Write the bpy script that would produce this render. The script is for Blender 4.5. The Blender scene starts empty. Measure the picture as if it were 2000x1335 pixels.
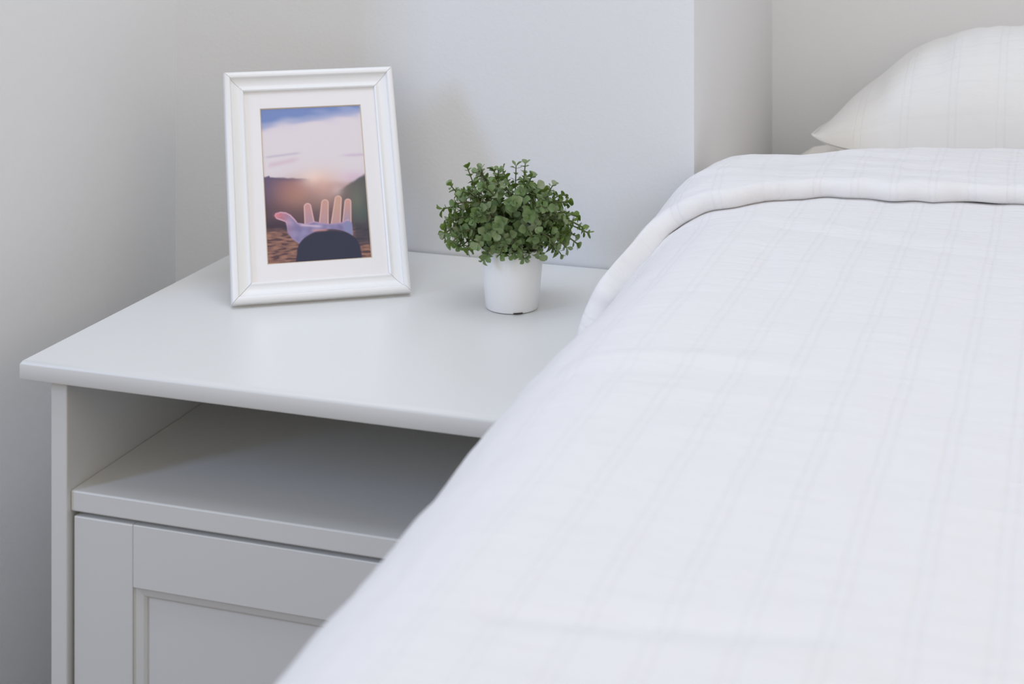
import bpy, bmesh, math, random
import numpy as np
from mathutils import Vector, Matrix, noise

random.seed(7)
SC = bpy.context.scene
COL = SC.collection
ZT = 0.55                 # height of the nightstand top
# ------------------------------------------------------------------ camera
YAW = math.atan(.341)
cam_d = bpy.data.cameras.new('camera')
cam = bpy.data.objects.new('camera', cam_d)
COL.objects.link(cam)
cam.location = (0, 0, ZT + .48)
cam.rotation_euler = (math.pi / 2, 0, YAW)
cam_d.sensor_width = 36
cam_d.lens = 3243 / 2000 * 36
cam_d.shift_y = -(667.5 + 350) / 2000
cam_d.clip_start = .05
cam_d.dof.use_dof = True
cam_d.dof.focus_distance = 1.63
cam_d.dof.aperture_fstop = 7.5
SC.camera = cam
# ------------------------------------------------------------------ light
W = bpy.data.worlds.new('world')
SC.world = W
W.use_nodes = True
bg = W.node_tree.nodes['Background']
bg.inputs[0].default_value = (1.0, .955, .895, 1)
bg.inputs[1].default_value = .514


def area(name, loc, target, sx, sy, power, col):
    l = bpy.data.lights.new(name, 'AREA')
    l.shape = 'RECTANGLE'
    l.size, l.size_y = sx, sy
    l.energy = power
    l.color = col
    o = bpy.data.objects.new(name, l)
    COL.objects.link(o)
    o.location = loc
    o.rotation_euler = (Vector(target) - Vector(loc)).to_track_quat('-Z', 'Y').to_euler()
    return o


area('window_light', (-2.55, -1.05, 1.95), (-.5, 1.5, .55), .42, 1.2, 26.4, (.38, .58, 1.0))
area('overhead_fill', (-.3, 1.0, 2.5), (-.3, 1.0, 0), 1.4, 1.2, 15.0, (.76, .85, 1.0))  # added overhead fill, stands in for bounced light; no lamp fitting
area('right_fill', (1.5, 0, 1.7), (-.5, 1.2, .6), 1.2, 1.2, 8.0, (1.0, .86, .72))  # warm fill added from the right, not a known window
area('rear_fill', (0, -2.2, 1.8), (0, 1.5, .6), 1.6, 1.2, 11.0, (1.0, .94, .75))  # broad fill added behind the camera; no window known there
SC.view_settings.view_transform = 'Standard'
SC.view_settings.look = 'None'
SC.view_settings.exposure = 0.0
SC.view_settings.gamma = 1
SC.view_settings.use_curve_mapping = False
SC.cycles.max_bounces = 10
SC.cycles.diffuse_bounces = 6


# ------------------------------------------------------------------ helpers
def lin(c):
    return tuple(((x / 255) / 12.92 if x / 255 <= .04045 else ((x / 255 + .055) / 1.055) ** 2.4) for x in c[:3]) + (1,)


def mat(name, rgb, rough=.5, spec=.5, bump=None, var=None):
    m = bpy.data.materials.new(name)
    m.use_nodes = True
    nt = m.node_tree
    b = nt.nodes['Principled BSDF']
    b.inputs['Base Color'].default_value = lin(rgb)
    b.inputs['Roughness'].default_value = rough
    b.inputs['Specular IOR Level'].default_value = spec
    tc = nt.nodes.new('ShaderNodeTexCoord')
    if bump:
        sc, dist, strength = bump
        n = nt.nodes.new('ShaderNodeTexNoise')
        n.inputs['Scale'].default_value = sc
        n.inputs['Detail'].default_value = 3
        nt.links.new(tc.outputs['Object'], n.inputs['Vector'])
        bp = nt.nodes.new('ShaderNodeBump')
        bp.inputs['Strength'].default_value = strength
        bp.inputs['Distance'].default_value = dist
        nt.links.new(n.outputs['Fac'], bp.inputs['Height'])
        nt.links.new(bp.outputs['Normal'], b.inputs['Normal'])
    if var:
        sc, rgb2 = var
        n = nt.nodes.new('ShaderNodeTexNoise')
        n.inputs['Scale'].default_value = sc
        n.inputs['Detail'].default_value = 4
        nt.links.new(tc.outputs['Object'], n.inputs['Vector'])
        r = nt.nodes.new('ShaderNodeValToRGB')
        r.color_ramp.elements[0].position = .35
        r.color_ramp.elements[1].position = .65
        r.color_ramp.elements[0].color = lin(rgb)
        r.color_ramp.elements[1].color = lin(rgb2)
        nt.links.new(n.outputs['Fac'], r.inputs['Fac'])
        nt.links.new(r.outputs['Color'], b.inputs['Base Color'])
    return m


def link(name, me, parent=None, loc=None, rot=None):
    o = bpy.data.objects.new(name, me)
    COL.objects.link(o)
    if parent:
        o.parent = parent
    if loc is not None:
        o.location = loc
    if rot is not None:
        o.rotation_euler = rot
    return o


def tag(o, label=None, cat=None, group=None, kind=None):
    for k, v in (('label', label), ('category', cat), ('group', group), ('kind', kind)):
        if v:
            o[k] = v
    return o


def empty(name, loc, rot=(0, 0, 0)):
    o = bpy.data.objects.new(name, None)
    o.empty_display_size = .05
    COL.objects.link(o)
    o.location = loc
    o.rotation_euler = rot
    return o


def bm_to(name, bm, m, parent=None, smooth=False, **kw):
    me = bpy.data.meshes.new(name)
    bmesh.ops.recalc_face_normals(bm, faces=bm.faces)
    bm.to_mesh(me)
    bm.free()
    if m:
        me.materials.append(m)
    if smooth:
        for p in me.polygons:
            p.use_smooth = True
    return link(name, me, parent, **kw)


def box_bm(lo, hi, bev=0, seg=2, bm=None):
    b = bmesh.new()
    vs = [b.verts.new((x, y, z)) for x in (lo[0], hi[0]) for y in (lo[1], hi[1]) for z in (lo[2], hi[2])]
    for f in ((0, 1, 3, 2), (4, 6, 7, 5), (0, 4, 5, 1), (2, 3, 7, 6), (0, 2, 6, 4), (1, 5, 7, 3)):
        b.faces.new([vs[i] for i in f])
    if bev:
        bmesh.ops.bevel(b, geom=b.edges[:] + b.verts[:], offset=bev, segments=seg, profile=.5, affect='EDGES')
    return b


def box(name, lo, hi, m, parent=None, bev=0, seg=2):
    b = box_bm(lo, hi, bev, seg)
    return bm_to(name, b, m, parent)


def grid_mesh(name, P, m, uv=None, smooth=True, parent=None, closed_v=False, **kw):
    """P: array (nu, nv, 3)"""
    nu, nv = P.shape[:2]
    me = bpy.data.meshes.new(name)
    idx = np.arange(nu * nv).reshape(nu, nv)
    a = idx[:-1, :-1]; b = idx[1:, :-1]; c = idx[1:, 1:]; d = idx[:-1, 1:]
    F = np.stack([a, b, c, d], -1).reshape(-1, 4)
    if closed_v:
        a = idx[:-1, -1]; b = idx[1:, -1]; c = idx[1:, 0]; d = idx[:-1, 0]
        F = np.concatenate([F, np.stack([a, b, c, d], -1)])
    me.vertices.add(nu * nv)
    me.vertices.foreach_set('co', P.reshape(-1).astype(np.float32))
    me.loops.add(F.size)
    me.loops.foreach_set('vertex_index', F.reshape(-1).astype(np.int32))
    me.polygons.add(len(F))
    me.polygons.foreach_set('loop_start', np.arange(0, F.size, 4, dtype=np.int32))
    me.polygons.foreach_set('loop_total', np.full(len(F), 4, dtype=np.int32))
    if smooth:
        me.polygons.foreach_set('use_smooth', np.ones(len(F), dtype=bool))
    me.update(calc_edges=True)
    if uv is not None:
        l = me.uv_layers.new(name='cloth')
        l.data.foreach_set('uv', uv.reshape(-1, 2)[F.reshape(-1)].reshape(-1).astype(np.float32))
    if m:
        me.materials.append(m)
    me.validate()
    return link(name, me, parent, **kw)


# ------------------------------------------------------------------ materials
M_wall = mat('wall_paint', (228, 228, 229), .75, .3, bump=(260, .0006, .35))
M_wallL = mat('wall_paint_left', (234, 234, 234), .6, .35, bump=(90, .0012, .3))
M_floor = mat('floor_wood', (120, 98, 76), .4, .5, var=(6, (104, 84, 64)))
M_lacq = mat('white_lacquer', (224, 224, 222), .34, .5, bump=(500, .0002, .15))
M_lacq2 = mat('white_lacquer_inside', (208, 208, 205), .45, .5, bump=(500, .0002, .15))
M_frame = mat('frame_white', (238, 237, 236), .32, .5)
M_mat = mat('mount_board', (240, 236, 235), .9, .2)
M_core = mat('mount_core', (214, 196, 176), .9, .2)
M_joint = mat('joint_line', (120, 118, 116), .9, .1)
M_back = mat('frame_back', (120, 100, 80), .8, .2)
M_pot = mat('pot_plastic', (240, 240, 240), .33, .5)
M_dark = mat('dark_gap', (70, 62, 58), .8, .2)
M_soil = mat('soil', (46, 40, 30), .95, .1, bump=(200, .002, .8))
M_stem = mat('stem_green', (92, 98, 62), .6, .3)
M_matt = mat('mattress_ticking', (232, 230, 226), .9, .2, bump=(300, .001, .3))
M_bed = mat('bed_base', (220, 219, 216), .5, .4)


def cloth_mat(name, rgb, per=.036, gap=.0065, rib=.0085, strength=.85, wr=.6):
    m = bpy.data.materials.new(name)
    m.use_nodes = True
    nt = m.node_tree
    N, Lk = nt.nodes, nt.links
    b = N['Principled BSDF']
    b.inputs['Base Color'].default_value = lin(rgb)
    b.inputs['Roughness'].default_value = .85
    b.inputs['Specular IOR Level'].default_value = .25
    b.inputs['Sheen Weight'].default_value = .15
    uvn = N.new('ShaderNodeUVMap'); uvn.uv_map = 'cloth'
    sp = N.new('ShaderNodeSeparateXYZ')
    # slight wander of the woven lines
    nz = N.new('ShaderNodeTexNoise'); nz.inputs['Scale'].default_value = 14; nz.inputs['Detail'].default_value = 2
    Lk.new(uvn.outputs[0], nz.inputs['Vector'])
    mx = N.new('ShaderNodeVectorMath'); mx.operation = 'MULTIPLY_ADD'
    mx.inputs[1].default_value = (.0025, .0025, 0)
    Lk.new(nz.outputs['Color'], mx.inputs[0]); Lk.new(uvn.outputs[0], mx.inputs[2])
    Lk.new(mx.outputs[0], sp.inputs[0])

    def M(op, a, b_=None, c=None):
        n = N.new('ShaderNodeMath'); n.operation = op
        for i, x in enumerate((a, b_, c)):
            if x is None:
                continue
            if isinstance(x, (int, float)):
                n.inputs[i].default_value = x
            else:
                Lk.new(x, n.inputs[i])
        return n.outputs[0]

    def line(src, period, off, w):
        x = M('FRACT', M('ADD', M('DIVIDE', src, period), off / period))
        d = M('MULTIPLY', M('ABSOLUTE', M('SUBTRACT', x, .5)), period)
        return M('SUBTRACT', 1, M('MINIMUM', M('DIVIDE', d, w), 1))
    l1 = line(sp.outputs[0], per, 0, .0016)
    l2 = line(sp.outputs[0], per, gap, .0016)
    pair = M('ADD', l1, l2)
    # fine puckered ribs across, broken up along the cloth
    nb = N.new('ShaderNodeTexNoise'); nb.inputs['Scale'].default_value = 1; nb.inputs['Detail'].default_value = 3
    mp = N.new('ShaderNodeMapping'); mp.inputs['Scale'].default_value = (45, 150, 1)
    Lk.new(uvn.outputs[0], mp.inputs[0]); Lk.new(mp.outputs[0], nb.inputs['Vector'])
    r1 = line(sp.outputs[1], rib * 2.6, 0, .0022)
    nw = N.new('ShaderNodeTexNoise'); nw.inputs['Scale'].default_value = 9; nw.inputs['Detail'].default_value = 3
    Lk.new(uvn.outputs[0], nw.inputs['Vector'])
    h = M('ADD', M('MULTIPLY', pair, .30), M('ADD', M('MULTIPLY', nb.outputs['Fac'], 1.25), M('MULTIPLY', r1, .3)))
    h2 = M('ADD', h, M('MULTIPLY', nw.outputs['Fac'], wr * 4))
    bp = N.new('ShaderNodeBump'); bp.inputs['Strength'].default_value = strength
    bp.inputs['Distance'].default_value = .0011
    Lk.new(h2, bp.inputs['Height']); Lk.new(bp.outputs['Normal'], b.inputs['Normal'])
    # the woven lines are a denser, slightly greyer thread
    cm = N.new('ShaderNodeMix'); cm.data_type = 'RGBA'
    cm.inputs[6].default_value = lin(rgb)
    cm.inputs[7].default_value = lin(tuple(x * .988 for x in rgb))
    Lk.new(M('MINIMUM', M('ADD', M('MULTIPLY', pair, .7), M('MULTIPLY', r1, .25)), 1), cm.inputs[0])
    Lk.new(cm.outputs[2], b.inputs['Base Color'])
    return m


M_duvet = cloth_mat('duvet_cotton', (230, 229, 230))
M_pillow = cloth_mat('pillow_cotton', (230, 228, 225), per=.052, gap=.008, strength=.75, wr=1.0)
M_sheet = mat('sheet_cotton', (240, 236, 228), .9, .2, bump=(60, .002, .3))

# ------------------------------------------------------------------ the room
YB = 1.7175           # back wall behind the nightstand
XR = -.383            # corner where the bed recess begins
YR = 2.19             # back of the recess
st = dict(kind='structure')
tag(box('wall_back', (-1.12, YB, 0), (XR, YB + .62, 2.6), M_wall), **st)
tag(box('wall_left', (-1.30, 1.30, 0), (-1.003, YB, 2.6), M_wallL), **st)
tag(box('wall_recess_back', (XR, YR, 0), (1.6, YR + .12, 2.6), M_wall), **st)
tag(box('wall_right', (1.6, .9, 0), (1.72, YR + .12, 2.6), M_wall), **st)
tag(box('floor', (-2.6, -2.4, -.05), (1.72, YR + .12, 0), M_floor), **st)
tag(box('baseboard_left', (-1.003, 1.30, 0), (-.991, YB, .07), M_lacq, bev=.002), **st)
tag(box('baseboard_back', (-.991, YB - .012, 0), (XR, YB, .07), M_lacq, bev=.002), **st)

# ------------------------------------------------------------------ nightstand
XL, XN = -.893, -.428
Y0 = 1.259
ns = empty('nightstand', ((XL + XN) / 2, (Y0 + YB) / 2, 0))
tag(ns, 'white lacquered nightstand with open shelf above a panelled door, between wall and bed', 'nightstand')
off = Vector(ns.location)


def nbox(name, lo, hi, m=M_lacq, bev=.0012, seg=2, parent=ns):
    lo = Vector(lo) - off; hi = Vector(hi) - off
    return box(name, lo, hi, m, parent, bev, seg)


# tabletop with a rounded upper edge on front and sides
def tabletop():
    prof = [(.0006, -.0175), (0, -.0165), (0, -.0045), (.0006, -.0030), (.0020, -.0012), (.0040, -.0003), (.0062, 0)]
    bm = bmesh.new()
    rings = []
    for i, z in prof:
        ring = [bm.verts.new(Vector((x, y, ZT + z)) - off) for x, y in
                ((XL + i, Y0 + i), (XN - i, Y0 + i), (XN - i, YB - .003), (XL + i, YB - .003))]
        rings.append(ring)
    for a, b in zip(rings, rings[1:]):
        for k in range(4):
            bm.faces.new([a[k], a[(k + 1) % 4], b[(k + 1) % 4], b[k]])
    bm.faces.new(rings[-1]); bm.faces.new(rings[0][::-1])
    o = bm_to('tabletop', bm, M_lacq, ns)
    for p in o.data.polygons:
        p.use_smooth = len(p.vertices) == 4 and abs(p.normal.z) < .999
    o.data.set_sharp_from_angle(angle=math.radians(50))
    return o


tabletop()
PX0, PX1 = -.870, -.8535     # left side panel
QX0, QX1 = XN + .006, XN + .0225
QX0, QX1 = XN - .0190, XN - .0025
FY = Y0 + .014               # front of the side panels
ZS = ZT - .1185              # top of the shelf
nbox('side_panel', (PX0, FY, .0), (PX1, YB - .006, ZT - .0176))
nbox('side_panel', (QX0, FY, .0), (QX1, YB - .006, ZT - .0176))
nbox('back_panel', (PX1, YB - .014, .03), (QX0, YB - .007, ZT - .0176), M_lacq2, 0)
nbox('shelf', (PX1 + .0004, FY + .0055, ZS - .0185), (QX0 - .0004, YB - .0145, ZS), M_lacq, .0014)
nbox('bottom_shelf', (PX1 + .0004, FY + .02, .05), (QX0 - .0004, YB - .0145, .066))
nbox('plinth', (PX1 + .0004, FY + .03, 0), (QX0 - .0004, FY + .045, .05))
# door: stiles, rails, moulding, sunk panel
door = empty('door', (0, 0, 0)); door.parent = ns
DX0, DX1 = PX1 + .0032, QX0 - .003
DZ1, DZ0 = ZS - .0185 - .0042, .07
DY = FY + .0062
SW, RH = .0605, .0555
DT = .018
nbox('stile', (DX0, DY, DZ0), (DX0 + SW - .0003, DY + DT, DZ1), bev=.0012, parent=door)
nbox('stile', (DX1 - SW + .0003, DY, DZ0), (DX1, DY + DT, DZ1), bev=.0012, parent=door)
nbox('rail', (DX0 + SW, DY + .0001, DZ1 - RH), (DX1 - SW, DY + DT, DZ1), bev=.0008, parent=door)
nbox('rail', (DX0 + SW, DY + .0001, DZ0), (DX1 - SW, DY + DT, DZ0 + RH), bev=.0008, parent=door)
nbox('panel', (DX0 + SW - .002, DY + .009, DZ0 + RH - .004), (DX1 - SW + .002, DY + .014, DZ1 - RH + .004), bev=0, parent=door)


def moulding():
    bm = bmesh.new()
    xi, xo = DX0 + SW, DX1 - SW
    zi, zo = DZ0 + RH, DZ1 - RH
    prof = [(0, .0012), (.0012, .0030), (.0042, .0040), (.0078, .0052), (.0100, .0072), (.0104, .0092)]
    rings = []
    for i, d in prof:
        rings.append([bm.verts.new(Vector((x, DY + d, z)) - off) for x, z in
                      ((xi + i, zi + i), (xo - i, zi + i), (xo - i, zo - i), (xi + i, zo - i))])
    for a, b in zip(rings, rings[1:]):
        for k in range(4):
            bm.faces.new([a[k], b[k], b[(k + 1) % 4], a[(k + 1) % 4]])
    o = bm_to('moulding', bm, M_lacq, door)
    return o


moulding()

# ------------------------------------------------------------------ picture frame
FW, FH = .17906, .23882
FYAW, FTILT = .5789, .4866
fr = empty('picture_frame', (-.78500, 1.45240, ZT + .0066), (0, 0, FYAW))
tag(fr, 'white wooden picture frame leaning back, holding a sunset photograph of an open hand', 'picture frame')
lean = Matrix.Rotation(-FTILT, 4, 'X')


def fv(x, d, z):
    """frame space: x across, d depth behind the front bottom edge, z up the frame"""
    return lean @ Vector((x, d, z))


def rail_mesh(name, side):
    # profile from the outer edge inward: (inset, depth)
    prof = [(0, .0137), (0, .0030), (.0006, .0012), (.0020, .0002), (.0042, 0), (.0062, .0006), (.0072, .0022), (.0074, .0040),
            (.0095, .0052), (.0130, .0062), (.0165, .0060), (.0176, .0052), (.0192, .0050), (.0204, .0058), (.0208, .0085), (.0208, .0137)]
    bm = bmesh.new()
    A, B = [], []
    for i, d in prof:
        L, R, Bt, T = i, FW - i, i, FH - i
        c = {'bottom': ((L, Bt), (R, Bt)), 'right': ((R, Bt), (R, T)), 'top': ((R, T), (L, T)), 'left': ((L, T), (L, Bt))}[side]
        # a hairline gap at the mitre
        g = .0002
        (x0, z0), (x1, z1) = c
        l = math.hypot(x1 - x0, z1 - z0)
        ux, uz = (x1 - x0) / l * g, (z1 - z0) / l * g
        A.append(bm.verts.new(fv(x0 + ux, d, z0 + uz)))
        B.append(bm.verts.new(fv(x1 - ux, d, z1 - uz)))
    n = len(prof)
    for k in range(n):
        bm.faces.new([A[k], A[(k + 1) % n], B[(k + 1) % n], B[k]])
    bm.faces.new(A); bm.faces.new(B[::-1])
    o = bm_to(name, bm, M_frame, fr)
    for p in o.data.polygons:
        p.use_smooth = len(p.vertices) == 4
    o.data.set_sharp_from_angle(angle=math.radians(38))
    return o


for sd in ('bottom', 'right', 'top', 'left'):
    rail_mesh('frame_rail', sd)
# dark backing seen only in the mitre hairlines
bm = bmesh.new()
# mount board with a bevelled window
OX0, OX1, OZ0, OZ1 = .0370, .1431, .0380, .2000
mtk = bmesh.new()
o_ = [(.0200, .0200), (FW - .0200, .0200), (FW - .0200, FH - .0200), (.0200, FH - .0200)]
i_ = [(OX0, OZ0), (OX1, OZ0), (OX1, OZ1), (OX0, OZ1)]
mo = [mtk.verts.new(fv(x, .0090, z)) for x, z in o_]
mi = [mtk.verts.new(fv(x, .0090, z)) for x, z in i_]
mob = [mtk.verts.new(fv(x, .0104, z)) for x, z in o_]
mib = [mtk.verts.new(fv(x, .0104, z)) for x, z in i_]
for k in range(4):
    j = (k + 1) % 4
    mtk.faces.new([mo[k], mo[j], mi[j], mi[k]])
    mtk.faces.new([mob[k], mib[k], mib[j], mob[j]])
    mtk.faces.new([mo[k], mob[k], mob[j], mo[j]])
    mtk.faces.new([mi[k], mi[j], mib[j], mib[k]])
mo_o = bm_to('mount_board', mtk, M_mat, fr)
cb = bmesh.new()
ca = [cb.verts.new(fv(x, .00895, z)) for x, z in i_]
q_ = .0010
cc = [cb.verts.new(fv(x, .0102, z)) for x, z in ((OX0 + q_, OZ0 + q_), (OX1 - q_, OZ0 + q_), (OX1 - q_, OZ1 - q_), (OX0 + q_, OZ1 - q_))]
for k in range(4):
    j = (k + 1) % 4
    cb.faces.new([ca[k], ca[j], cc[j], cc[k]])
tag(bm_to('mount_bevel', cb, M_core, fr), 'thin tan bevelled edge of the mount window')


# the printed photograph: colours worked out point by point
def paint(nx=190, nz=290):
    U, V = np.meshgrid(np.linspace(0, 1, nx), np.linspace(0, 1, nz), indexing='ij')
    # crop coordinates in which the print was measured
    y = 90 - 20 * U + V * 1180
    x = 60 + 80 * (y - 90) / 1190 + U * (768 + 14 * V)
    C = np.zeros(U.shape + (3,))

    def smooth(a, b, t):
        t = np.clip((t - a) / (b - a), 0, 1)
        return t * t * (3 - 2 * t)

    def over(mask, col):
        nonlocal C
        C = C * (1 - mask[..., None]) + mask[..., None] * np.array(col, float)
    nf = lambda sx, sy, o=0: np.array([[noise.noise(Vector((x[i, j] / sx, y[i, j] / sy, o))) for j in range(nz)] for i in range(nx)])
    n1 = nf(160, 50); n2 = nf(60, 14, 3.1); n3 = nf(45, 45, 7.7)
    # sky
    C[:] = (112, 132, 184)
    over(smooth(0, 1, .35 + n1 * 1.2) * smooth(330, 620, x) * .55, (168, 172, 208))
    edge = 255 - .13 * (x - 60) + n1 * 38
    over(smooth(-75, 25, y - edge), (206, 196, 212))
    over(smooth(-20, 60, y - edge) * .8, (214, 206, 213))
    over(.7 * np.exp(-((y - (470 - .11 * (x - 120))) / 9) ** 2) * smooth(90, 150, x) * (1 - smooth(330, 400, x)), (182, 172, 192))
    over(.55 * np.exp(-((y - (535 - .2 * (x - 130))) / 20) ** 2) * smooth(120, 160, x) * (1 - smooth(300, 400, x)), (200, 172, 190))
    over(.6 * np.exp(-((y - (470 - .02 * (x - 700))) / 11) ** 2) * smooth(640, 760, x), (190, 168, 196))
    over(.6 * np.exp(-(((y - 640) / 45) ** 2 + ((x - 780) / 110) ** 2)), (206, 170, 204))
    # hills
    hl = 622 + .06 * np.maximum(x - 160, 0) + 12 * np.exp(-((x - 110) / 22) ** 2) + n3 * 6
    hl = np.where(x < 150, 618 - 8 * np.exp(-((x - 145) / 18) ** 2), hl)
    hr = 735 - .62 * (x - 660) + n3 * 10
    hill = np.maximum(smooth(-6, 10, y - hl) * (1 - smooth(430, 560, x)), 0)
    over(smooth(-12, 60, y - hl) * smooth(430, 520, x), (170, 140, 148))
    over(hill, (84, 76, 108))
    over(smooth(-10, 22, y - hr) * smooth(590, 700, x), (84, 82, 86))
    over(smooth(-10, 40, y - hl) * .75 * np.exp(-((x - 330) / 170) ** 2), (150, 106, 112))
    # valley floor in shade
    over(smooth(690, 900, y) * .8, (78, 58, 68))
    over(.8 * np.exp(-(((y - 755) / 105) ** 2 + ((x - 340) / 150) ** 2)), (158, 112, 102))
    over(.7 * np.exp(-(((y - 900) / 110) ** 2 + ((x - 840) / 90) ** 2)), (66, 88, 86))
    over(.55 * np.exp(-(((y - 820) / 120) ** 2 + ((x - 800) / 60) ** 2)), (96, 112, 100))
    over(.85 * smooth(900, 1000, y) * (1 - smooth(300, 420, x)) * (1 - smooth(1010, 1050, y)), (56, 44, 60))
    g = smooth(990, 1045, y + n3 * 18)
    over(g, (128, 92, 84))
    over(g * smooth(.05, .35, n2) * .85, (74, 52, 62))
    over(g * smooth(.1, .4, -n2) * .5, (170, 126, 108))
    over(.8 * smooth(960, 1030, y) * smooth(760, 800, x) * (1 - smooth(1110, 1160, y)), (52, 52, 68))
    # glow of the low sun
    r = np.hypot((x - 480) / 1.5, (y - 640))
    over(.96 * np.exp(-(r / 54) ** 2), (236, 228, 224))
    r = np.hypot((x - 520) / 1.5, (y - 680))
    over(.66 * np.exp(-(r / 105) ** 2), (214, 168, 158))
    r = np.hypot((x - 650) / 1.0, (y - 735))
    over(.6 * np.exp(-(r / 42) ** 2), (206, 186, 196))
    over(.35 * np.exp(-(((x - 560) / 240) ** 2 + ((y - 800) / 110) ** 2)), (178, 148, 128))

    def cap(x0, y0, x1, y1, r0, r1):
        dx, dy = x1 - x0, y1 - y0
        t = np.clip(((x - x0) * dx + (y - y0) * dy) / (dx * dx + dy * dy), 0, 1)
        d = np.hypot(x - x0 - t * dx, y - y0 - t * dy)
        rr = r0 + (r1 - r0) * t
        return d - rr, t
    lit = (214, 172, 170)
    # thumb
    skin_b = (150, 128, 158)
    parts = [
        (cap(432, 850, 450, 985, 27, 38), (188, 140, 142), (162, 134, 156)),
        (cap(560, 826, 552, 990, 27, 36), (190, 146, 138), (172, 138, 148)),
        (cap(658, 800, 640, 990, 26, 36), (192, 152, 136), (178, 142, 146)),
        (cap(730, 824, 722, 1020, 25, 36), (192, 146, 138), (146, 134, 166)),
    ]
    for (sd_, t), ct, cb_ in parts:
        over(smooth(5, -3, sd_), lit)
        col = np.array(ct, float) * (1 - t[..., None]) + np.array(cb_, float) * t[..., None]
        k = smooth(-2, -11, sd_)[..., None]
        C[:] = C * (1 - k) + k * col
    # palm and heel of the hand
    HP_ = [(190, 908), (198, 890), (235, 880), (275, 886), (310, 906), (340, 938), (362, 966), (420, 976), (480, 958), (540, 972), (600, 982),
           (680, 974), (735, 950), (758, 1000), (766, 1080), (700, 1075), (600, 1065), (480, 1070), (372, 1118), (325, 1085), (288, 1035), (280, 985), (272, 958), (240, 945), (205, 932)]
    best = np.full(x.shape, 1e9); inside = np.zeros(x.shape, bool)
    for (xa, ya), (xb, yb) in zip(HP_, HP_[1:] + HP_[:1]):
        ex, ey = xb - xa, yb - ya
        tt_ = np.clip(((x - xa) * ex + (y - ya) * ey) / (ex * ex + ey * ey), 0, 1)
        best = np.minimum(best, np.hypot(x - xa - tt_ * ex, y - ya - tt_ * ey))
        inside ^= ((ya > y) != (yb > y)) & (x < ex * (y - ya) / (ey if ey else 1e-9) + xa)
    best = np.where(inside, -best, best)
    upper = np.clip((1000 - y) / 60, 0, 1)[..., None]
    rim = np.array((206, 160, 182)) * upper + np.array((140, 126, 168)) * (1 - upper)
    k = smooth(4, -4, best)[..., None]
    C[:] = C * (1 - k) + k * rim
    warm = np.exp(-((x - 240) / 60) ** 2)[..., None]
    body = np.array((132, 122, 162)) * (1 - warm) + np.array((176, 122, 140)) * warm
    body = body + (n3[..., None] * 22)
    k = smooth(-3, -16, best)[..., None]
    C[:] = C * (1 - k) + k * body
    over(.8 * np.exp(-(((x - 214) / 24) ** 2 + ((y - 908) / 16) ** 2)), (214, 118, 128))
    over(.7 * np.exp(-((y - (985 + .1 * (x - 400))) / 8) ** 2) * smooth(360, 400, x) * (1 - smooth(500, 560, x)), (216, 190, 206))
    sd_, t = cap(730, 1000, 748, 1080, 34, 22)
    over(smooth(4, -3, sd_), (130, 130, 170))
    # cuff and sleeve
    sl = np.hypot((x - 592) / 232, (y - 1180) / 158)
    top = np.where(y > 1180, np.abs(x - 595) / (232 + (y - 1180) * .16), sl)
    over(smooth(1.03, .98, top), (44, 44, 66))
    over(.5 * smooth(1.02, .985, top) * smooth(.9, .97, top) * (y < 1080), (116, 76, 84))
    over(smooth(1.0, .95, top) * (y > 1040), (42, 44, 66))
    over(.8 * np.exp(-((y - 1026) / 8) ** 2) * smooth(455, 480, x) * (1 - smooth(560, 600, x)), (196, 140, 140))
    C = C * np.array((1.0, .995, .965))
    return U, V, np.clip(C, 0, 255)


def photo_print():
    U, V, C = paint()
    nx, nz = U.shape
    P = np.zeros(U.shape + (3,))
    p00 = fv(OX0 - .001, .0103, OZ0 - .001); px = fv(OX1 + .001, .0103, OZ0 - .001) - p00; pz = fv(OX0 - .001, .0103, OZ1 + .001) - p00
    for k in range(3):
        P[..., k] = p00[k] + U * px[k] + (1 - V) * pz[k]
    m = bpy.data.materials.new('photo_paper')
    m.use_nodes = True
    b = m.node_tree.nodes['Principled BSDF']
    at = m.node_tree.nodes.new('ShaderNodeAttribute'); at.attribute_name = 'ink'
    m.node_tree.links.new(at.outputs['Color'], b.inputs['Base Color'])
    b.inputs['Roughness'].default_value = .5
    b.inputs['Specular IOR Level'].default_value = .3
    o = grid_mesh('photograph', P, m, parent=fr, smooth=False)
    s = C / 255
    L = np.where(s <= .04045, s / 12.92, ((s + .055) / 1.055) ** 2.4) * PHOTO_GAIN
    col = np.concatenate([L, np.ones(U.shape + (1,))], -1)
    a = o.data.color_attributes.new('ink', 'FLOAT_COLOR', 'POINT')
    a.data.foreach_set('color', col.reshape(-1).astype(np.float32))
    tag(o, 'printed photograph of an upturned hand reaching towards a low sun over hills')


PHOTO_GAIN = 1.18
photo_print()


def slab(name, x0, x1, z0, z1, d0, d1, m, parent=fr):
    bm = bmesh.new()
    vs = [bm.verts.new(fv(x, d, z)) for x in (x0, x1) for d in (d0, d1) for z in (z0, z1)]
    for f in ((0, 1, 3, 2), (4, 6, 7, 5), (0, 4, 5, 1), (2, 3, 7, 6), (0, 2, 6, 4), (1, 5, 7, 3)):
        bm.faces.new([vs[i] for i in f])
    return bm_to(name, bm, m, parent)


slab('backing_board', .016, FW - .016, .016, FH - .016, .0108, .0135, M_back)
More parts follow.
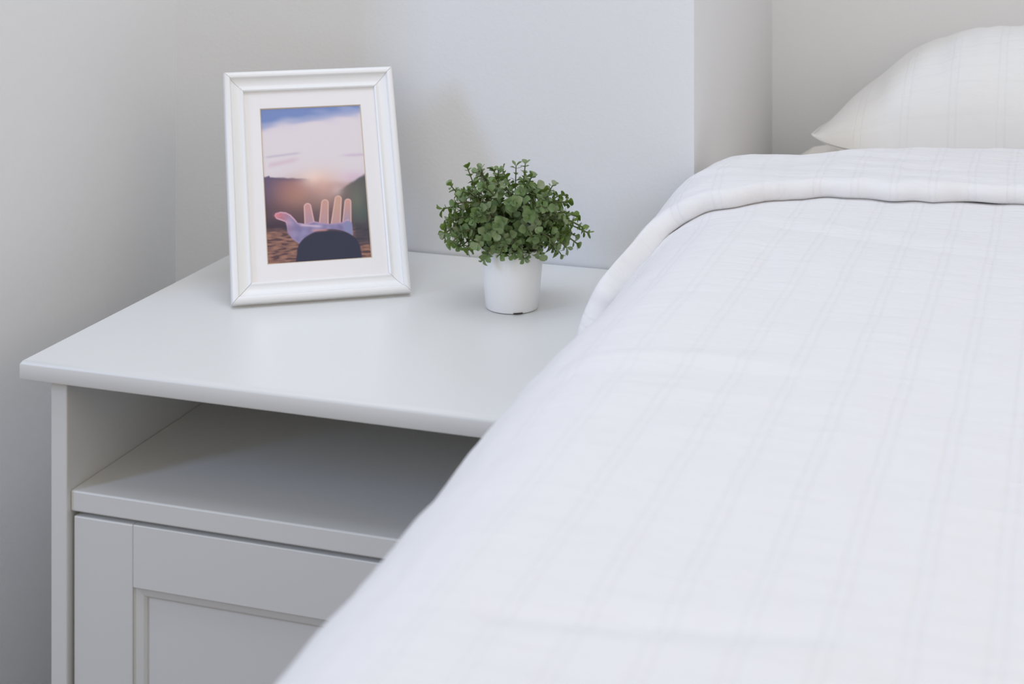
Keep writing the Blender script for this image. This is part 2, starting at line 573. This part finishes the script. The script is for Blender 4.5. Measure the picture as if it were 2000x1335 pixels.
# clear glazing: thin pane that reflects a little at grazing angles
mg = bpy.data.materials.new('glazing')
mg.use_nodes = True
nt = mg.node_tree
nt.nodes.remove(nt.nodes['Principled BSDF'])
tr = nt.nodes.new('ShaderNodeBsdfTransparent'); gl = nt.nodes.new('ShaderNodeBsdfGlossy'); mxn = nt.nodes.new('ShaderNodeMixShader'); fn = nt.nodes.new('ShaderNodeFresnel')
fn.inputs[0].default_value = 1.45
gl.inputs['Roughness'].default_value = .02
hf = nt.nodes.new('ShaderNodeMath'); hf.operation = 'MULTIPLY'; hf.inputs[1].default_value = .5
nt.links.new(fn.outputs[0], hf.inputs[0]); nt.links.new(hf.outputs[0], mxn.inputs[0]); nt.links.new(tr.outputs[0], mxn.inputs[1]); nt.links.new(gl.outputs[0], mxn.inputs[2])
nt.links.new(mxn.outputs[0], nt.nodes['Material Output'].inputs[0])
gb = bmesh.new()
gb.faces.new([gb.verts.new(fv(x, .0086, z)) for x, z in o_])
bm_to('glass_pane', gb, mg, fr)
# easel strut behind
sb = bmesh.new()
ztop = .150
tp = fv(FW / 2, .0139, ztop)
foot_y = tp.y + .055
for x in (-.022, .022):
    pass
w0, w1 = .016, .028
quad = [(FW / 2 - w0, tp.y, tp.z), (FW / 2 + w0, tp.y, tp.z), (FW / 2 + w1, foot_y, -.006), (FW / 2 - w1, foot_y, -.006)]
va = [sb.verts.new(q) for q in quad]; vb = [sb.verts.new((q[0], q[1] + .0035, q[2] + .0005)) for q in quad]
sb.faces.new(va); sb.faces.new(vb[::-1])
for k in range(4):
    sb.faces.new([va[k], vb[k], vb[(k + 1) % 4], va[(k + 1) % 4]])
bm_to('easel_strut', sb, M_back, fr)

# ------------------------------------------------------------------ plant in its pot
PC = Vector((-.5290, 1.5515, ZT))
pl = empty('potted_plant', PC + Vector((0, 0, .0005)))
tag(pl, 'small bushy artificial green plant in a white tapered pot on the nightstand', 'plant')


def lathe(prof, n=72):
    bm = bmesh.new()
    rings = [[bm.verts.new((r * math.cos(2 * math.pi * k / n), r * math.sin(2 * math.pi * k / n), z)) for k in range(n)] for r, z in prof]
    for a, b in zip(rings, rings[1:]):
        for k in range(n):
            bm.faces.new([a[k], a[(k + 1) % n], b[(k + 1) % n], b[k]])
    return bm, rings


RB, RT, HP = .0262, .0315, .0600
bm, rg = lathe([(RB - .004, .0012), (RB - .0022, 0), (RB - .0008, .0004), (RB, .0018), (RB + (RT - RB) * .5, HP * .5), (RT - .0002, HP - .0008), (RT - .0006, HP), (RT - .0014, HP),
                (RT - .0018, HP - .0008), (RT - .003, HP * .75)])
bm.faces.new(rg[0][::-1])
po = bm_to('pot', bm, M_pot, pl, smooth=True)
po.data.set_sharp_from_angle(angle=math.radians(40))
bm, rg = lathe([(RT - .0028, HP - .012), (.012, HP - .008), (.001, HP - .006)], 28)
bm_to('soil', bm, M_soil, pl, smooth=True)
# dark notch at the foot of the pot, towards the viewer
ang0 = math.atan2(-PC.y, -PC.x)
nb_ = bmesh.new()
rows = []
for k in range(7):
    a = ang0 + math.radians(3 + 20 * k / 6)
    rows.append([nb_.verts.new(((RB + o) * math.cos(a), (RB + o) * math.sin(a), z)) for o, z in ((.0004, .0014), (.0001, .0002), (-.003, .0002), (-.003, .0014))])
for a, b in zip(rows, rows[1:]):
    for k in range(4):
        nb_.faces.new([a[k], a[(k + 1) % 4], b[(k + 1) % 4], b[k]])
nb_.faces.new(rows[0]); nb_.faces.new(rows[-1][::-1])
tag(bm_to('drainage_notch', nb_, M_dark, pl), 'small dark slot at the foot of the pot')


def leaf_material():
    m = bpy.data.materials.new('leaf_green')
    m.use_nodes = True
    nt = m.node_tree; N, Lk = nt.nodes, nt.links
    b = N['Principled BSDF']
    b.inputs['Roughness'].default_value = .55
    b.inputs['Specular IOR Level'].default_value = .35
    g = N.new('ShaderNodeNewGeometry')
    n = N.new('ShaderNodeTexNoise'); n.inputs['Scale'].default_value = 55; n.inputs['Detail'].default_value = 2
    Lk.new(g.outputs['Position'], n.inputs['Vector'])
    r = N.new('ShaderNodeValToRGB'); e = r.color_ramp.elements
    e[0].position = .30; e[0].color = lin((88, 112, 58))
    e[1].position = .74; e[1].color = lin((160, 164, 138))
    x = e.new(.45); x.color = lin((108, 136, 76))
    x = e.new(.60); x.color = lin((132, 146, 102))
    Lk.new(n.outputs['Fac'], r.inputs['Fac'])
    # flocked, paler bloom in fine specks
    n2 = N.new('ShaderNodeTexNoise'); n2.inputs['Scale'].default_value = 900
    Lk.new(g.outputs['Position'], n2.inputs['Vector'])
    mx = N.new('ShaderNodeMix'); mx.data_type = 'RGBA'
    mt = N.new('ShaderNodeMath'); mt.operation = 'MULTIPLY'; mt.inputs[1].default_value = .22
    Lk.new(n2.outputs['Fac'], mt.inputs[0]); Lk.new(mt.outputs[0], mx.inputs[0])
    Lk.new(r.outputs['Color'], mx.inputs[6]); mx.inputs[7].default_value = lin((168, 174, 160))
    # undersides are plainer olive
    m2 = N.new('ShaderNodeMix'); m2.data_type = 'RGBA'
    Lk.new(g.outputs['Backfacing'], m2.inputs[0]); Lk.new(mx.outputs[2], m2.inputs[6]); m2.inputs[7].default_value = lin((108, 130, 58))
    Lk.new(m2.outputs[2], b.inputs['Base Color'])
    t = N.new('ShaderNodeBsdfTranslucent'); t.inputs[0].default_value = lin((120, 150, 70))
    ms = N.new('ShaderNodeMixShader'); ms.inputs[0].default_value = .18
    Lk.new(b.outputs[0], ms.inputs[1]); Lk.new(t.outputs[0], ms.inputs[2]); Lk.new(ms.outputs[0], N['Material Output'].inputs[0])
    return m


M_leaf = leaf_material()


def leaf_geo(cup, wid):
    """spoon-shaped leaf of unit length along +X, normal +Z"""
    V, F = [], []
    xs = [0, .18, .42, .66, .86, 1.0]
    ws = [.05, .16, .40, .50, .36, .06]
    for i, (x, w) in enumerate(zip(xs, ws)):
        w *= wid
        z = -.22 * cup * (x ** 2)
        for yy, dz in ((-w, .10 * cup * w / .5), (0, -.03), (w, .10 * cup * w / .5)):
            V.append((x, yy, z + dz))
    for i in range(len(xs) - 1):
        for k in range(2):
            a = i * 3 + k
            F.append((a, a + 3, a + 4, a + 1))
    return np.array(V), F


LEAVES = [leaf_geo(c, w) for c, w in ((.6, .9), (1.3, 1.0), (.2, .85), (2.0, 1.1))]
leaf_me = []
for V, F in LEAVES:
    me = bpy.data.meshes.new('leaf')
    me.from_pydata([tuple(v) for v in V], [], F)
    me.materials.append(M_leaf)
    for p in me.polygons:
        p.use_smooth = True
    leaf_me.append(me)

rnd = random.Random(31)
leaves = []
stems = []
right = Vector((math.cos(YAW), math.sin(YAW), 0)); fwd = Vector((-math.sin(YAW), math.cos(YAW), 0))


def dome(az, el):
    """end point of a sprig, measured from the foliage's heart"""
    rx = .0725 * (1 + .07 * math.sin(3 * az + .6))
    top = .066
    x = rx * math.cos(el) * math.cos(az); y = rx * .92 * math.cos(el) * math.sin(az)
    z = top * math.sin(el) if el > 0 else .018 * math.sin(el)
    side = x / rx
    z *= 1 - .30 * max(0, side - .15) + .22 * max(0, -side - .1) * (1 if el > 0 else 0)
    z *= 1 - .10 * math.exp(-((side - .02) / .12) ** 2) + .12 * math.exp(-((side - .24) / .12) ** 2)
    return right * x + fwd * y + Vector((0, 0, z + .0735))


def put_leaf(p, d, n, size):
    x = d.normalized(); z = (n - n.project(x)).normalized(); y = z.cross(x)
    M = Matrix((x, y, z)).transposed().to_4x4()
    M.translation = p
    leaves.append((M @ Matrix.Scale(size, 4), rnd.randrange(4)))


def sprig(p0, p1, p2, n_pairs, t0, size, rad):
    pts = []
    for k in range(13):
        t = k / 12
        pts.append(p0 * (1 - t) ** 2 + p1 * 2 * t * (1 - t) + p2 * t * t)
    stems.append((pts, rad))
    phase = rnd.random() * 3.14
    for i in range(n_pairs):
        t = t0 + (1 - t0) * (i + .6) / n_pairs
        p = p0 * (1 - t) ** 2 + p1 * 2 * t * (1 - t) + p2 * t * t
        tg = ((p1 - p0) * (1 - t) + (p2 - p1) * t).normalized()
        s1 = tg.orthogonal().normalized(); s2 = tg.cross(s1)
        a = phase + i * math.pi / 2 + rnd.uniform(-.4, .4)
        side = s1 * math.cos(a) + s2 * math.sin(a)
        taper = 1 - .48 * (t - t0) / (1 - t0)
        for sg in (1, -1):
            d = side * sg * .9 + tg * rnd.uniform(.35, .85)
            put_leaf(p, d, tg + Vector((rnd.uniform(-.3, .3), rnd.uniform(-.3, .3), rnd.uniform(-.1, .5))), size * taper * rnd.uniform(.8, 1.15))
    tg = (p2 - p1).normalized()
    for k in range(rnd.choice((2, 3, 3))):
        a = rnd.random() * 6.28
        s1 = tg.orthogonal().normalized(); s2 = tg.cross(s1)
        put_leaf(p2, tg + (s1 * math.cos(a) + s2 * math.sin(a)) * .7, tg + Vector((0, 0, .4)), size * .7 * rnd.uniform(.8, 1.1))


NST = 86
for i in range(NST):
    u = (i + .5) / NST
    sinel = -.75 + 1.72 * u
    el = math.asin(max(-.98, min(.98, sinel)))
    az = i * 2.39996 + rnd.uniform(-.2, .2)
    end = dome(az, el) * 1.0
    k = rnd.uniform(.80, 1.04)
    heart = Vector((0, 0, .072))
    end = heart + (end - heart) * k
    p0 = Vector((rnd.uniform(-.013, .013), rnd.uniform(-.013, .013), HP - .012))
    if end.xy.length < .040 and end.z < .068:
        end.z = .070
    mid = (p0 + end) * .5 + Vector((0, 0, .018 + .022 * math.cos(el)))
    sprig(p0, mid, end, rnd.choice((7, 8, 9)), .28, .0104 * rnd.uniform(.85, 1.12), .00075)
    # side shoot
    if rnd.random() < .8:
        t = rnd.uniform(.45, .75)
        q = p0 * (1 - t) ** 2 + mid * 2 * t * (1 - t) + end * t * t
        dirv = (end - mid).normalized() + Vector((rnd.uniform(-1, 1), rnd.uniform(-1, 1), rnd.uniform(-.5, .8))) * .8
        e2 = q + dirv.normalized() * rnd.uniform(.018, .026)
        if e2.xy.length < .036 and e2.z < .064:
            e2.z = .068
        sprig(q, (q + e2) * .5 + Vector((0, 0, .003)), e2, 4, .2, .0086, .0005)
# droopers over the front rim, as in the photograph
for a, zz, rr in ((-.60, .066, .036), (-.2, .063, .035), (.15, .061, .036), (.48, .060, .036), (-1.05, .064, .05), (1.0, .060, .056)):
    d = right * math.sin(a) - fwd * math.cos(a)
    sprig(Vector((0, 0, HP - .01)) + d * .01, d * .030 + Vector((0, 0, .094)), d * rr + Vector((0, 0, zz)), 6, .45, .0098, .0006)

# upright tips that break the outline
for a, f_, zz in ((.013, -.01, .1425), (.004, .012, .136), (-.030, -.012, .138), (-.044, .01, .134), (.040, -.01, .122), (-.060, -.008, .121)):
    e_ = right * a + fwd * f_ + Vector((0, 0, zz))
    sprig(Vector((a * .2, f_ * .2, HP - .01)), right * a * .7 + fwd * f_ * .6 + Vector((0, 0, .10)), e_, 7, .45, .0098, .0006)


def tube(pts, r, nseg=5):
    bm = bmesh.new()
    rings = []
    for i, p in enumerate(pts):
        d = (pts[min(i + 1, len(pts) - 1)] - pts[max(i - 1, 0)]).normalized()
        s1 = d.orthogonal().normalized(); s2 = d.cross(s1)
        rings.append([bm.verts.new(p + (s1 * math.cos(2 * math.pi * k / nseg) + s2 * math.sin(2 * math.pi * k / nseg)) * r) for k in range(nseg)])
    for a, b in zip(rings, rings[1:]):
        for k in range(nseg):
            bm.faces.new([a[k], a[(k + 1) % nseg], b[(k + 1) % nseg], b[k]])
    return bm


for pts, r in stems:
    bm_to('stem', tube(pts[::2], r), M_stem, pl, smooth=True)
# the leaves one sees best are parts, the rest one mass
camp = Vector((0, 0, ZT + .48)) - PC


def seen(e):
    c = e[0] @ Vector((.6, 0, 0))
    return (c - Vector((0, 0, .07))).dot((camp - Vector((0, 0, .07))).normalized()) + .25 * c.z


leaves.sort(key=seen, reverse=True)
for Mx, k in leaves[:300]:
    o = link('leaf', leaf_me[k], pl)
    o.matrix_local = Mx
AV, AF = [], []
for Mx, k in leaves[300:]:
    V, F = LEAVES[k]
    b = len(AV)
    AV += [tuple(Mx @ Vector(v)) for v in V]
    AF += [tuple(b + i for i in f) for f in F]
me = bpy.data.meshes.new('foliage')
me.from_pydata(AV, [], AF)
me.materials.append(M_leaf)
for p in me.polygons:
    p.use_smooth = True
tag(link('foliage', me, pl), kind='stuff')

# ------------------------------------------------------------------ bed
BX0, BX1, BY0, BY1 = -.352, 1.25, -.25, 2.175
bed = empty('bed', ((BX0 + BX1) / 2, (BY0 + BY1) / 2, 0))
tag(bed, 'bed with pale cream fitted sheet under the white duvet and pillow', 'bed')
boff = Vector(bed.location)


def bbox(name, lo, hi, m, bev):
    return box(name, Vector(lo) - boff, Vector(hi) - boff, m, bed, bev, 4)


bbox('bed_base', (BX0, BY0, .10), (BX1, BY1, .36), M_bed, .012)
for x in (BX0 + .06, BX1 - .06):
    for y in (BY0 + .06, BY1 - .06):
        bm, rg = lathe([(.018, 0), (.022, .1)], 20)
        bm.faces.new(rg[0][::-1]); bm.faces.new(rg[1])
        bm_to('leg', bm, M_bed, bed, loc=Vector((x, y, 0)) - boff)
bbox('mattress', (BX0 + .004, BY0, .362), (BX1 - .004, BY1, ZT + .045), M_matt, .05)
bbox('fitted_sheet', (BX0, BY0 + .01, .45), (BX1, BY1 + .002, ZT + .070), M_sheet, .055)

# ---- duvet surface
TT = .115; RZ = .10; L1 = .17; FT = .020; X0 = -.272
YK = np.array([-.4, .3, .6, .75, .9, 1.05, 1.2, 1.3, 1.38, 1.45, 1.52, 1.6, 1.66, 1.72, 1.78, 1.95])
XK = np.array([-.368, -.368, -.3685, -.3794, -.3839, -.3960, -.3983, -.3961, -.3963, -.4018, -.4025, -.3897, -.3790, -.3600, -.345, -.340])


def mono(x, X, Y):
    """smooth interpolation through the table"""
    x = np.asarray(x, float)
    k = np.clip(np.searchsorted(X, x) - 1, 0, len(X) - 2)
    t = np.clip((x - X[k]) / (X[k + 1] - X[k]), 0, 1)
    m = np.gradient(Y, X)
    h = X[k + 1] - X[k]
    return (2 * t**3 - 3 * t**2 + 1) * Y[k] + (t**3 - 2 * t**2 + t) * h * m[k] + (-2 * t**3 + 3 * t**2) * Y[k + 1] + (t**3 - t**2) * h * m[k + 1]


HEMQ = np.array([-1.3, -.60, -.317, -.2245, -.155, -.084, -.033, -.004, .012, .035, .060, .082, .098, .107, .114, .121, .135, .26, .30])
HEMY = np.array([1.71, 1.69, 1.664, 1.643, 1.629, 1.617, 1.618, 1.603, 1.580, 1.561, 1.556, 1.548, 1.520, 1.475, 1.437, 1.418, 1.405, 1.40, 1.40])
REQ = np.array([-1.3, -.60, -.324, -.22, -.14, -.06, -.017, .03, .07, .10, .12, .30])
REY = np.array([1.912, 1.908, 1.898, 1.855, 1.829, 1.792, 1.770, 1.762, 1.756, 1.730, 1.708, 1.698])


def pix(u, v, dz=TT):
    D = (.48 - dz) * 3243 / (v + 350); L = (u - 1000) / 3243 * D
    s, c = math.sin(YAW), math.cos(YAW)
    return L * c - D * s, L * s + D * c


def noise2(X, Y, sc, o):
    out = np.zeros(X.shape)
    fx, fy = X.ravel(), Y.ravel()
    out = np.array([noise.noise(Vector((a * sc, b * sc, o))) for a, b in zip(fx, fy)])
    return out.reshape(X.shape)


def wrinkle(X, Y, p, q, amp, w):
    (ax, ay), (bx, by) = p, q
    dx, dy = bx - ax, by - ay
    l2 = dx * dx + dy * dy
    t = ((X - ax) * dx + (Y - ay) * dy) / l2
    d = ((X - ax) * -dy + (Y - ay) * dx) / math.sqrt(l2)
    tt = np.clip(t, 0, 1)
    e = np.exp(-((t - tt) ** 2 * l2) / (w * 1.5) ** 2) * (np.sin(np.clip(t, 0.0, 1.0) * math.pi) ** .5 * .9 + .1)
    return amp * np.exp(-(d / w) ** 2) * e


# (ends in metres on the bed top, height, width)
WR = [(pix(930, 1195), pix(1640, 1245), -.0050, .011), (pix(930, 1235), pix(1640, 1290), .002, .018),
      (pix(1090, 683), pix(1560, 708), .0032, .012), (pix(1090, 712), pix(1560, 735), -.0012, .012),
      (pix(1435, 425), pix(2050, 520), -.0016, .008), (pix(1435, 412), pix(2050, 502), .0012, .012),
      (pix(1200, 760), pix(1700, 790), .0012, .016), (pix(1350, 960), pix(2000, 1010), .0012, .02),
      (pix(1500, 450), pix(1500, 620), -.0010, .010), (pix(1700, 620), pix(1640, 900), .001, .02)]


def rough_amp(q):
    return np.clip((.40 - q) / .3, .3, 1)


def surf(q, Y, off=0.0, wr=1.0):
    q, Y = np.broadcast_arrays(np.asarray(q, float), np.asarray(Y, float))
    xe = mono(Y, YK, XK)
    # the shoulder is softly round along the bed and squarer where the duvet is doubled at the head
    k = np.clip((Y - 1.48) / .24, 0, 1); k = k * k * (3 - 2 * k)
    p = 1 + (.35 - 1) * k
    th = np.clip(q / L1, 1e-4, 1 - 1e-4) * math.pi / 2
    rx = X0 - xe
    sn, cs = np.sin(th), np.cos(th)
    X = X0 - rx * sn ** p + np.maximum(-q, 0)
    Z = TT - RZ + RZ * cs ** p - np.maximum(q - L1, 0)
    Z = Z - .0065 * np.exp(-((q - .02) / .06) ** 2) * k
    dX = -rx * p * sn ** (p - 1) * cs; dZ = -RZ * p * cs ** (p - 1) * sn
    n = np.hypot(dX, dZ); nx, nz = dZ / n, -dX / n
    nx = np.where(q <= 0, 0, nx); nz = np.where(q <= 0, 1, nz)
    X = X + np.clip(q - L1, 0, .06) * .25
    n1 = noise2(X * 1.0 + q, Y, 7, .3) * .0020 + noise2(q, Y, 22, 4.2) * .0010
    n1 = n1 + (np.abs(noise2(q * 1.4, Y * .55, 26, 6.6)) ** .8) * .0012 + noise2(q * .5, Y * 2.2, 30, 3.3) * .0005
    w = np.zeros(X.shape)
    for a, b, am, wd in WR:
        w += wrinkle(X, Y, a, b, am, wd)
    # ripples in the hanging side
    rip = np.clip((q - L1) / .2, 0, 1) * (.006 * np.sin(Y * 26 + 2 * noise2(Y, q, 3, 9)))
    o = off + n1 * np.where(q > L1, .4, 1) + w * wr
    return X + o * nx + rip, Y, Z + o * nz


duv = empty('duvet', (.3, .8, ZT + TT))
tag(duv, 'white duvet with woven double stripes spread over the bed, head end folded back', 'duvet')
doff = np.array([.3, .8, ZT + TT])
# main cover
q = np.concatenate([np.linspace(-1.42, -.75, 24)[:-1], np.linspace(-.75, .22, 250)[:-1], np.linspace(.22, .45, 24)])
t = np.concatenate([np.linspace(0, .36, 80)[:-1], np.linspace(.36, 1, 260)])
Q, T = np.meshgrid(q, t, indexing='ij')
rear = mono(Q, REQ, REY) - .02
Yq = -.27 + (rear + .27) * T
X, Y_, Z = surf(Q, Yq)
P = np.stack([X, Y_, Z + ZT], -1) - doff
cov = grid_mesh('cover', P, M_duvet, uv=np.stack([Q, Yq], -1), parent=duv)
# folded-back head end: a padded flap lying on the cover
q = np.concatenate([np.linspace(-1.42, -.75, 24)[:-1], np.linspace(-.75, .30, 300)])
nf_ = 18
af = np.radians(np.linspace(-85, 90, nf_))
tm = np.unique(np.round(np.concatenate([np.linspace(0, .84, 70)[1:], 1 - .16 * np.cos(np.linspace(0, math.pi / 2, 26))[1:]]), 6))
Q = np.repeat(q[:, None], nf_ + len(tm), 1)
q1 = q[:, None]
hem = mono(q1, HEMQ, HEMY) + .0022 * np.sin(q1 * 61) + .0016 * np.sin(q1 * 143 + 1)
rear = mono(q1, REQ, REY)
R_ = FT / 2 * np.where(q1 > .16, np.clip(1 - (q1 - .16) / .1, .4, 1), 1)
lift = np.clip(.0032 * noise2(q1, q1 * 0 + .5, 17, 1.7), 0, 1) * np.clip((.10 - q1) / .03, 0, 1) - .0015 * np.clip((q1 - .085) / .02, 0, 1)
Yf = hem + R_ * (1 - np.cos(af)[None]); Hf = R_ * (1 + np.sin(af)[None]) + lift * (1 - np.sin(af)[None]) / 2
Ym = hem + R_ + (rear - hem - R_) * tm[None]
eb = .16
pb_ = np.where(tm > 1 - eb, np.sqrt(np.clip(1 - ((tm - 1 + eb) / eb) ** 2, 0, 1)), 1.0)[None]
Hm = 2 * R_ * pb_ - (1 - pb_) * .045
Yq = np.concatenate([Yf, Ym], 1); hgt = np.concatenate([Hf, Hm], 1)
prof = np.concatenate([np.linspace(0, 1, nf_), np.ones(len(tm))])[None]; profb = np.concatenate([np.ones(nf_), pb_[0]])[None]
X, Y_, Z = surf(Q, Yq, hgt, .3)
# small creases that run along the fold
Z = Z + (.0016 * noise2(Q * .6, Yq * 3, 16, 2.2) + .0016 * noise2(Q * 2.2 + Yq * 1.2, Yq * 1.2, 16, 6.2)) * prof * profb
P = np.stack([X, Y_, Z + ZT], -1) - doff
fold = grid_mesh('folded_edge', P, M_duvet, uv=np.stack([Q + .011, -Yq], -1), parent=duv)

# ------------------------------------------------------------------ pillow
PXC, PYC = .055, 2.048
pa, pb = .345, .135
pil = None
n_u, n_v = 170, 90


def pillow():
    # two sheets joined at a seam; u across (X), v deep (Y)
    u = np.sin(np.linspace(-1, 1, n_u) * math.pi / 2) * .5 + np.linspace(-1, 1, n_u) * .5
    ang = np.linspace(0, 2 * math.pi, n_v, endpoint=False)
    U, A = np.meshgrid(u, ang, indexing='ij')
    cv = np.cos(A); sv = np.sin(A)
    e = np.clip(1 - np.abs(U) ** 2.4, 0, 1)
    # the outline narrows a little between the pointed corners
    half = pb * (1 - .05 * (1 - np.abs(U) ** 3))
    v = np.sign(cv) * np.abs(cv) ** .75
    Hu = PH(U)
    thick = np.abs(sv) ** .80
    Z = np.where(sv > 0, Hu * thick, -.026 * np.clip(e * 2.2, 0, 1) * thick)
    X = PXC + pa * U * (1 + .012 * np.abs(v) ** 6)
    kk = np.clip((1 - np.abs(U)) * 7, 0, 1) ** .5
    Y = PYC + half * (v * kk - (1 - kk) * .8)
    Z = Z + .0035 * noise2(X * 1.3, Y + sv * .1, 14, 5.5) * e
    Z = Z + np.where(sv > 0, .003 * noise2(X * 3.2, Y * .6, 16, 8.5) * np.clip(e * 2, 0, 1) * thick, 0)
    Z = Z + .012 * np.exp(-(1 - np.abs(U)) / .07)
    o = np.array([PXC, PYC, ZT + .100])
    P = np.stack([X, Y, Z + ZT + .104], -1) - o
    uv = np.stack([U * pa, np.where(sv > 0, Hu * 0 + (1 - cv) * .16, -(1 - cv) * .16) + 1], -1)
    ob = grid_mesh('pillow', P, M_pillow, uv=uv, closed_v=True, loc=o)
    return ob


OUT = [(-.29, .0), (-.284, .006), (-.276, .016), (-.262, .034), (-.235, .058), (-.203, .087), (-.185, .100), (-.149, .116), (-.108, .128), (-.061, .134), (0, .137), (.06, .137)]


def PH(U):
    X = PXC + pa * U
    Xs = PXC - np.abs(X - PXC)      # mirror for the far end
    xs = np.array([a for a, b in OUT]); hs = np.array([b for a, b in OUT])
    return mono(Xs, xs, hs)


pil = pillow()
tag(pil, 'plump white pillow in a puckered striped pillowcase at the head of the bed', 'pillow')
